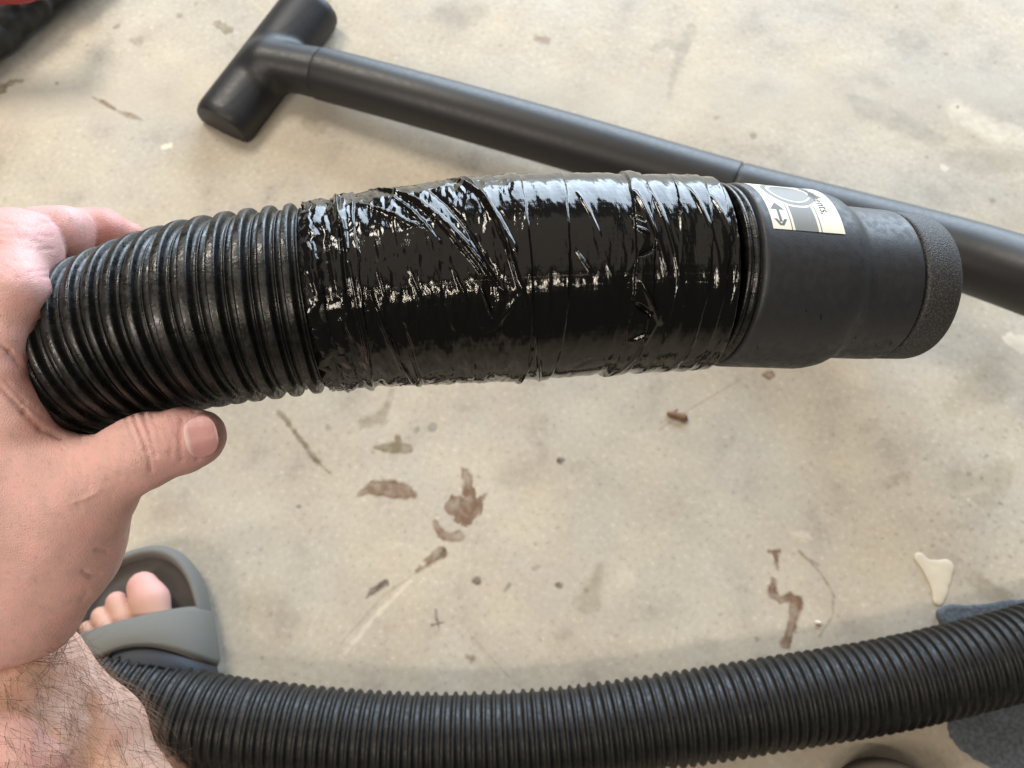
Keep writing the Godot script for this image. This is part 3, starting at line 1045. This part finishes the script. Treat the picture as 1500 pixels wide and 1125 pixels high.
func slide(called: String, label: String, where: Vector3, turn: float, side: float, first: bool) -> void:
	where.y = 0.0
	var o := thing(called, label, "sandal", where, "pair of slide sandals")
	o.rotation.y = deg_to_rad(turn)
	o.scale = Vector3.ONE * 0.97
	var grey := stuff(lin(0.165, 0.162, 0.146) if first else lin(0.10, 0.085, 0.07), 0.75, 0.35)
	relief(grey, noise(FastNoiseLite.TYPE_SIMPLEX_SMOOTH, 0.1, 101, 3), 256, 0.05, 0.02)
	var bed := stuff(lin(0.105, 0.098, 0.092) if first else lin(0.075, 0.065, 0.055), 0.85, 0.3)
	var dark := stuff(lin(0.028, 0.034, 0.045), 0.6)
	var cols := 96
	var edge := func(q: float, s: float) -> Vector3:
		var z := -sin(q)                                   # -1 = toe
		var w := 0.059 if z < 0.0 else lerpf(0.059, 0.045, z)
		var l := 0.086 if z < 0.0 else 0.195
		var x: float = signf(cos(q)) * pow(absf(cos(q)), 0.86) * w * s + side * 0.012 * maxf(0.0, -z) * s
		return Vector3(x, 0.0, z * l * s * (0.97 if z < 0.0 else 1.0))
	var loft := func(profile: Array) -> ArrayMesh:
		var v := PackedVector3Array()
		for r in profile:
			for j in cols:
				var p: Vector3 = edge.call(TAU * j / cols, r[0])
				p.y = r[1] * 0.001
				v.append(p)
		return build(v, grid_faces(profile.size(), cols, true, true))
	piece("sole", loft.call([[0.5, 0.5], [0.93, 0.5], [0.975, 2.0], [1.0, 7.0], [1.015, 15.0], [1.01, 22.0], [0.99, 28.0], [0.965, 31.5], [0.935, 33.0], [0.905, 32.0], [0.885, 29.0], [0.87, 24.0], [0.86, 20.0]]), grey, o)
	piece("footbed", loft.call([[0.872, 25.0], [0.862, 22.6], [0.83, 21.0], [0.78, 20.0], [0.6, 19.0], [0.3, 18.5], [0.02, 18.5]]), bed, o)
	# the band over the foot
	var arch := func(z0: float, z1: float, lift: float, thick: float, flare: float, slip: float) -> ArrayMesh:
		var v := PackedVector3Array()
		var rows := 40
		var loop := [[0.0, 0.0], [0.12, 1.0], [0.5, 1.15], [0.88, 1.0], [1.0, 0.0], [0.9, -0.8], [0.5, -0.9], [0.1, -0.8]]
		for i in rows:
			var q := PI * i / (rows - 1.0)
			var dir := Vector3(cos(q), pow(sin(q), 0.75), 0.0)
			for c in loop:
				var p := Vector3(dir.x * (0.0545 + lift), 0.012 + dir.y * (0.040 + lift), lerpf(z0, z1 + flare * cos(q) * cos(q), c[0]) + slip * cos(q) * cos(q))
				p += dir.normalized() * thick * c[1]
				p.y += (p.z - z0) * 0.22 * sin(q)
				v.append(p)
		return build(v, grid_faces(rows, loop.size(), true, true))
	piece("strap", arch.call(-0.018, 0.006, 0.004, 0.0045, 0.028, 0.0), grey, o)
	piece("strap_lining", arch.call(0.002, 0.022, 0.0005, 0.0042, 0.004, 0.026), dark, o)
	piece("strap_rim", arch.call(0.019, 0.075, 0.002, 0.0045, 0.0, 0.028), grey, o)

# ---------------------------------------------------------------- the person: arm and hand, and the foot
const HAND := 0.905                      # the hand is held this much nearer than first measured, and is this much smaller

func make_person() -> void:
	var base := on_floor(200, 1000)
	var o := thing("person", "person's bare left arm gripping the hose, left foot below", "person", base)
	var bones := []
	var add := func(x0: float, y0: float, d0: float, r0: float, x1: float, y1: float, d1: float, r1: float, k := 8.0) -> void:
		bones.append(bone(at(x0, y0, d0 * HAND), at(x1, y1, d1 * HAND), r0 * 0.001 * HAND, r1 * 0.001 * HAND, k * 0.001 * HAND))
	# palm and thumb base
	add.call(40, 885, 0.376, 23, 92, 800, 0.366, 20.5, 14)
	add.call(92, 800, 0.366, 20.5, 128, 728, 0.356, 17.5, 14)
	add.call(-30, 860, 0.382, 26, -6, 700, 0.362, 22, 20)
	add.call(-60, 940, 0.398, 26, -30, 860, 0.382, 26, 20)
	add.call(-6, 700, 0.362, 22, 60, 742, 0.361, 20, 20)
	add.call(-6, 700, 0.362, 21, -28, 520, 0.357, 18, 20)
	add.call(-28, 520, 0.357, 17, -2, 396, 0.362, 19, 14)
	# the web between thumb and finger
	add.call(25, 606, 0.346, 9.0, 58, 668, 0.349, 9.5, 10)
	add.call(1, 545, 0.338, 9.0, 25, 606, 0.343, 9.0, 8)
	add.call(4, 496, 0.337, 9.0, 3, 530, 0.337, 8.6, 3)
	add.call(26, 426, 0.337, 10.0, 4, 492, 0.337, 9.0, 6)
	add.call(20, 380, 0.350, 13.0, 26, 426, 0.337, 10.0, 8)
	# thumb
	add.call(118, 708, 0.355, 17.0, 196, 668, 0.347, 12.6, 12)
	add.call(196, 668, 0.347, 12.6, 222, 656, 0.346, 12.4, 8)
	add.call(222, 656, 0.346, 12.2, 270, 645, 0.345, 11.0, 7)
	add.call(270, 647, 0.345, 10.8, 292, 644, 0.345, 9.0, 6)
	add.call(272, 640, 0.345, 9.6, 295, 634, 0.345, 7.6, 6)
	# index finger over the top of the hose
	add.call(-2, 394, 0.360, 19.0, 16, 372, 0.360, 16.5, 10)
	add.call(16, 374, 0.360, 16.5, 30, 366, 0.360, 15.4, 6)
	add.call(60, 350, 0.374, 13.6, 92, 345, 0.376, 12.7, 1.8)
	add.call(116, 340, 0.386, 10.6, 150, 339, 0.391, 9.6, 1.6)
	add.call(150, 339, 0.391, 9.6, 190, 347, 0.396, 6.6, 4)
	# the other fingers, round the far side of the hose
	for i in 3:
		var back := 0.021 * (i + 1)
		var off := -16.0 * i
		add.call(-40 + off, 408 + 14 * i, 0.392 + back, 16, 20 + off, 372 + 10 * i, 0.398 + back, 11.5, 8)
		add.call(20 + off, 372 + 10 * i, 0.398 + back, 11.0, 72 + off, 384 + 16 * i, 0.425 + back, 9.5, 5)
		add.call(72 + off, 384 + 16 * i, 0.425 + back, 9.3, 104 + off, 420 + 18 * i, 0.446 + back, 7.5, 4)
	add.call(-40, 480, 0.405, 20, -75, 520, 0.46, 16, 20)
	add.call(-60, 800, 0.41, 24, -75, 520, 0.46, 16, 24)
	# wrist and forearm
	add.call(-50, 940, 0.412, 24, 48, 985, 0.404, 19, 4)
	add.call(40, 975, 0.408, 21, 44, 1120, 0.392, 30, 10)
	add.call(44, 1120, 0.392, 30, 40, 1500, 0.372, 36, 10)
	add.call(82, 962, 0.410, 11, 150, 1070, 0.402, 17, 8)
	add.call(150, 1070, 0.402, 17, 186, 1180, 0.392, 20, 8)
	add.call(186, 1180, 0.392, 20, 190, 1500, 0.372, 27, 10)
	var g := grow(bones, 0.00095)
	var v: PackedVector3Array = g[0]
	var n: PackedVector3Array = g[1]
	# creases: pixel polylines, depth and width in mm
	var creases := []
	for q in [[[194, 606], [205, 632], [216, 660], [221, 690], 0.9, 0.8], [[208, 604], [219, 632], [227, 668], 0.9, 0.8], [[222, 606], [233, 634], [238, 652], 0.6, 0.7], [[184, 610], [196, 640], [204, 664], 0.45, 0.8], [[240, 616], [247, 636], 0.3, 0.6],
			[[142, 806], [158, 808], 0.9, 0.9], [[122, 838], [134, 846], [147, 842], 0.7, 0.9], [[128, 868], [120, 880], 0.4, 1.0], [[108, 736], [126, 730], [144, 720], -0.35, 0.8],
			[[-4, 500], [14, 516], [30, 536], 0.9, 1.1], [[-4, 563], [36, 604], [60, 628], [88, 640], 1.0, 1.2], [[10, 560], [36, 590], [62, 612], 0.4, 1.1], 
			[[267, 614], [264, 640], [266, 674], 0.5, 0.8], [[267, 614], [284, 603], [306, 604], 0.35, 0.8], [[266, 674], [290, 673], [314, 662], 0.4, 0.8],
			[[122, 985], [128, 1040], [124, 1140], 1.3, 4.0], [[60, 990], [70, 1080], [60, 1140], 0.6, 4.0]]:
		var l: int = q.size() - 2
		for i in l - 1:
			creases.append([Vector2(q[i][0], q[i][1]), Vector2(q[i + 1][0], q[i + 1][1]), q[l], q[l + 1] * 3.5])
	var bump := noise(FastNoiseLite.TYPE_SIMPLEX_SMOOTH, 60.0, 111, 3)
	var tone := noise(FastNoiseLite.TYPE_SIMPLEX_SMOOTH, 90.0, 113, 4)
	var spot := noise(FastNoiseLite.TYPE_SIMPLEX_SMOOTH, 420.0, 115, 2)
	var col := PackedColorArray()
	col.resize(v.size())
	# the fine lines that cross the thumb and the finger's side
	for i in 110:
		var on_thumb := i < 70
		var q := Vector2(rng.randf_range(90, 262), 0) if on_thumb else Vector2(rng.randf_range(-10, 70), rng.randf_range(322, 410))
		if on_thumb: q.y = 690.0 - (q.x - 130.0) * 0.30 + rng.randfn(0.0, 26.0)
		var l := rng.randf_range(5.0, 15.0)
		var d := Vector2.from_angle(rng.randfn(1.25, 0.3) if on_thumb else rng.randfn(0.05, 0.15)) * l
		creases.append([q - d, q + d, rng.randf_range(0.08, 0.24), 2.2])
	var bins := {}
	for c in creases:
		var w: float = c[3] * 2.5
		for x in range(int(floor((minf(c[0].x, c[1].x) - w) / 32.0)), int(floor((maxf(c[0].x, c[1].x) + w) / 32.0)) + 1):
			for y in range(int(floor((minf(c[0].y, c[1].y) - w) / 32.0)), int(floor((maxf(c[0].y, c[1].y) + w) / 32.0)) + 1):
				var key := Vector2i(x, y)
				if not bins.has(key): bins[key] = []
				bins[key].append(c)
	for i in v.size():
		var s := seen_at(v[i])
		var p := Vector2(s.x, s.y)
		var push := 0.35 * bump.get_noise_3dv(v[i])
		if n[i].dot(EYE - v[i]) > -0.02:
			for c in bins.get(Vector2i(int(floor(p.x / 32.0)), int(floor(p.y / 32.0))), []):
				var ab: Vector2 = c[1] - c[0]
				var t := clampf((p - c[0]).dot(ab) / ab.length_squared(), 0.0, 1.0)
				var d: float = (p - c[0] - ab * t).length() / c[3]
				if d < 2.5: push -= c[2] * exp(-d * d)
		var fing := smoothstep(470.0, 380.0, s.y)                           # the finger: pinker
		var tipred := smoothstep(110.0, 150.0, s.x) * fing
		var thumb := smoothstep(190.0, 260.0, s.x) * smoothstep(560.0, 600.0, s.y) * smoothstep(760.0, 720.0, s.y)
		var arm := smoothstep(935.0, 975.0, s.y + s.x * 0.5 - 10.0) if s.z > 0.375 * HAND else 0.0
		var c := Color(0.74, 0.455, 0.415)
		c = c.lerp(Color(0.66, 0.385, 0.36), fing)
		c = c.lerp(Color(0.62, 0.27, 0.23), tipred * 0.75)
		c = c.lerp(Color(0.58, 0.32, 0.30), thumb * 0.8)
		c = c.lerp(Color(0.70, 0.445, 0.34), arm)
		var w := tone.get_noise_3dv(v[i])
		var sp := smoothstep(0.25, 0.7, spot.get_noise_3dv(v[i]))
		c = c * (1.0 + 0.14 * w - 0.14 * sp)
		c.g *= 1.0 - 0.16 * maxf(0.0, w)
		c.b *= 1.0 - 0.12 * maxf(0.0, w)
		c.a = 1.0
		col[i] = c
		v[i] += n[i] * push * 0.001
	var skin := stuff(Color.WHITE, 0.46, 0.42)
	skin.vertex_color_use_as_albedo = true
	skin.subsurf_scatter_enabled = true
	skin.subsurf_scatter_strength = 0.06
	var sk := FastNoiseLite.new()
	sk.noise_type = FastNoiseLite.TYPE_CELLULAR
	sk.frequency = 0.055
	sk.seed = 117
	sk.cellular_return_type = FastNoiseLite.RETURN_DISTANCE2_SUB
	sk.fractal_octaves = 3
	relief(skin, sk, 512, 0.022, 0.026)
	var body := piece("arm", build(v, g[2], PackedVector2Array(), col), skin, o)
	body.position = -base
	tag(body, "bare left hand and hairy forearm")
	make_nail(o, base)
	make_hair(o, base, v, n)
	make_foot(o, base, skin)

func make_nail(o: Node3D, base: Vector3) -> void:
	var rows := 14
	var cols := 40
	var v := PackedVector3Array()
	var col := PackedColorArray()
	var along := Vector2(0.975, -0.22)
	var side := Vector2(0.22, 0.975)
	for i in rows + 1:
		var t := minf(i / (rows - 1.0), 1.0)
		for j in cols:
			var q := TAU * j / cols
			var a := signf(cos(q)) * pow(absf(cos(q)), 0.72) * t
			var b := signf(sin(q)) * pow(absf(sin(q)), 0.72) * t
			if a > 0.0: a *= 1.0 - 0.10 * b * b
			var p := Vector2(295, 639) + along * a * 25.0 + side * b * 30.5
			var depth := 0.3326 + 0.0032 * b * b + 0.0011 * a * a * (1.0 if a > 0.0 else -0.4)
			if i == rows: depth += 0.0016
			col.append(Color(0.56, 0.29, 0.285).lerp(Color(0.72, 0.53, 0.50), maxf(smoothstep(-0.62, -0.9, a), smoothstep(0.80, 0.97, a))))
			v.append(at(p.x, p.y, depth * HAND))
	var m := stuff(Color.WHITE, 0.40, 0.45)
	m.vertex_color_use_as_albedo = true
	m.subsurf_scatter_enabled = true
	m.subsurf_scatter_strength = 0.1
	relief(m, noise(FastNoiseLite.TYPE_SIMPLEX_SMOOTH, 0.03, 119, 3), 256, 0.02, 0.012)
	var nail := piece("thumb_nail", build(v, grid_faces(rows + 1, cols, true, true), PackedVector2Array(), col), m, o)
	nail.position = -base

func make_hair(o: Node3D, base: Vector3, v: PackedVector3Array, n: PackedVector3Array) -> void:
	var hv := PackedVector3Array()
	var hf := PackedInt32Array()
	var hc := PackedColorArray()
	var made := 0
	for tries in 60000:
		if made >= 1350: break
		var i := rng.randi() % v.size()
		var s := seen_at(v[i])
		if s.y < 935.0 or s.y > 1250.0 or s.z < 0.352 * HAND: continue
		if s.y + s.x * 0.62 < 992.0: continue
		if n[i].dot((EYE - v[i]).normalized()) < -0.55: continue
		made += 1
		var nn := n[i]
		var run := (at(s.x + 40, s.y + 60, s.z) - v[i])
		run = (run - nn * run.dot(nn)).normalized()
		var sidev := nn.cross(run)
		var dir: Vector3 = (run * (1.0 if rng.randf() < 0.8 else -1.0) + sidev * rng.randfn(0.0, 0.6)).normalized()
		var bend := rng.randfn(0.0, 1.0)
		var l := rng.randf_range(0.010, 0.025)
		var p := v[i] - nn * 0.0004
		var seg := 7
		var rad := rng.randf_range(0.00005, 0.00010)
		var first := hv.size()
		var tint := Color(0.16, 0.085, 0.05).lerp(Color(0.36, 0.21, 0.12), rng.randf() * rng.randf())
		for k in seg + 1:
			var t := float(k) / seg
			var d: Vector3 = (dir + sidev * bend * t + nn * lerpf(0.5, -0.22, t)).normalized()
			var e1 := d.cross(nn).normalized()
			var e2 := d.cross(e1)
			var w := rad * (1.0 - 0.75 * t)
			for q in 3:
				hv.append(p + (e1 * cos(q * TAU / 3.0) + e2 * sin(q * TAU / 3.0)) * w)
				hc.append(tint)
			p += d * l / seg
		for k in seg:
			for q in 3:
				var a := first + k * 3 + q
				var b := first + k * 3 + (q + 1) % 3
				hf.append_array(PackedInt32Array([a, a + 3, b + 3, a, b + 3, b]))
	var m := stuff(Color.WHITE, 0.45)
	m.vertex_color_use_as_albedo = true
	var h := piece("arm_hair", build(hv, hf, PackedVector2Array(), hc), m, o)
	h.position = -base
	h.set_meta("kind", "stuff")

func make_foot(o: Node3D, base: Vector3, skin: StandardMaterial3D) -> void:
	var bones := []
	var add := func(x0: float, y0: float, h0: float, r0: float, x1: float, y1: float, h1: float, r1: float, k: float) -> void:
		bones.append(bone(on_floor(x0, y0, h0 * 0.001), on_floor(x1, y1, h1 * 0.001), r0 * 0.001, r1 * 0.001, k * 0.001))
	add.call(208, 860, 36, 13.0, 218, 880, 37, 15.0, 6)
	add.call(218, 880, 37, 15.0, 232, 935, 36, 13.0, 6)
	add.call(170, 882, 31, 9.0, 182, 905, 34, 9.5, 2.5)
	add.call(182, 905, 34, 9.5, 195, 940, 37, 12.0, 4)
	add.call(147, 903, 30, 8.2, 158, 922, 33, 8.6, 2.5)
	add.call(158, 922, 33, 8.6, 172, 955, 36, 12.0, 4)
	add.call(128, 922, 28, 7.2, 140, 940, 31, 8.0, 2.5)
	add.call(140, 940, 31, 8.0, 155, 965, 34, 11.0, 4)
	add.call(110, 948, 27, 6.8, 135, 975, 32, 10.0, 2.5)
	add.call(232, 935, 36, 13.0, 235, 1060, 40, 16.0, 12)
	add.call(170, 960, 36, 13.0, 205, 1060, 40, 17.0, 12)
	add.call(235, 1060, 40, 16.0, 235, 1180, 46, 22.0, 14)
	add.call(205, 1060, 40, 17.0, 215, 1180, 46, 22.0, 14)
	var g := grow(bones, 0.0022)
	var v: PackedVector3Array = g[0]
	var col := PackedColorArray()
	for i in v.size():
		v[i].y = maxf(0.0198 + (v[i].y - 0.0198) * 0.88, 0.0198)
		var s := seen_at(v[i])
		var c := Color(0.60, 0.36, 0.28)
		c = c.lerp(Color(0.66, 0.36, 0.32), smoothstep(900.0, 850.0, s.y))
		col.append(c)
	var f := piece("foot", build(v, g[2], PackedVector2Array(), col), skin, o)
	f.position = -base
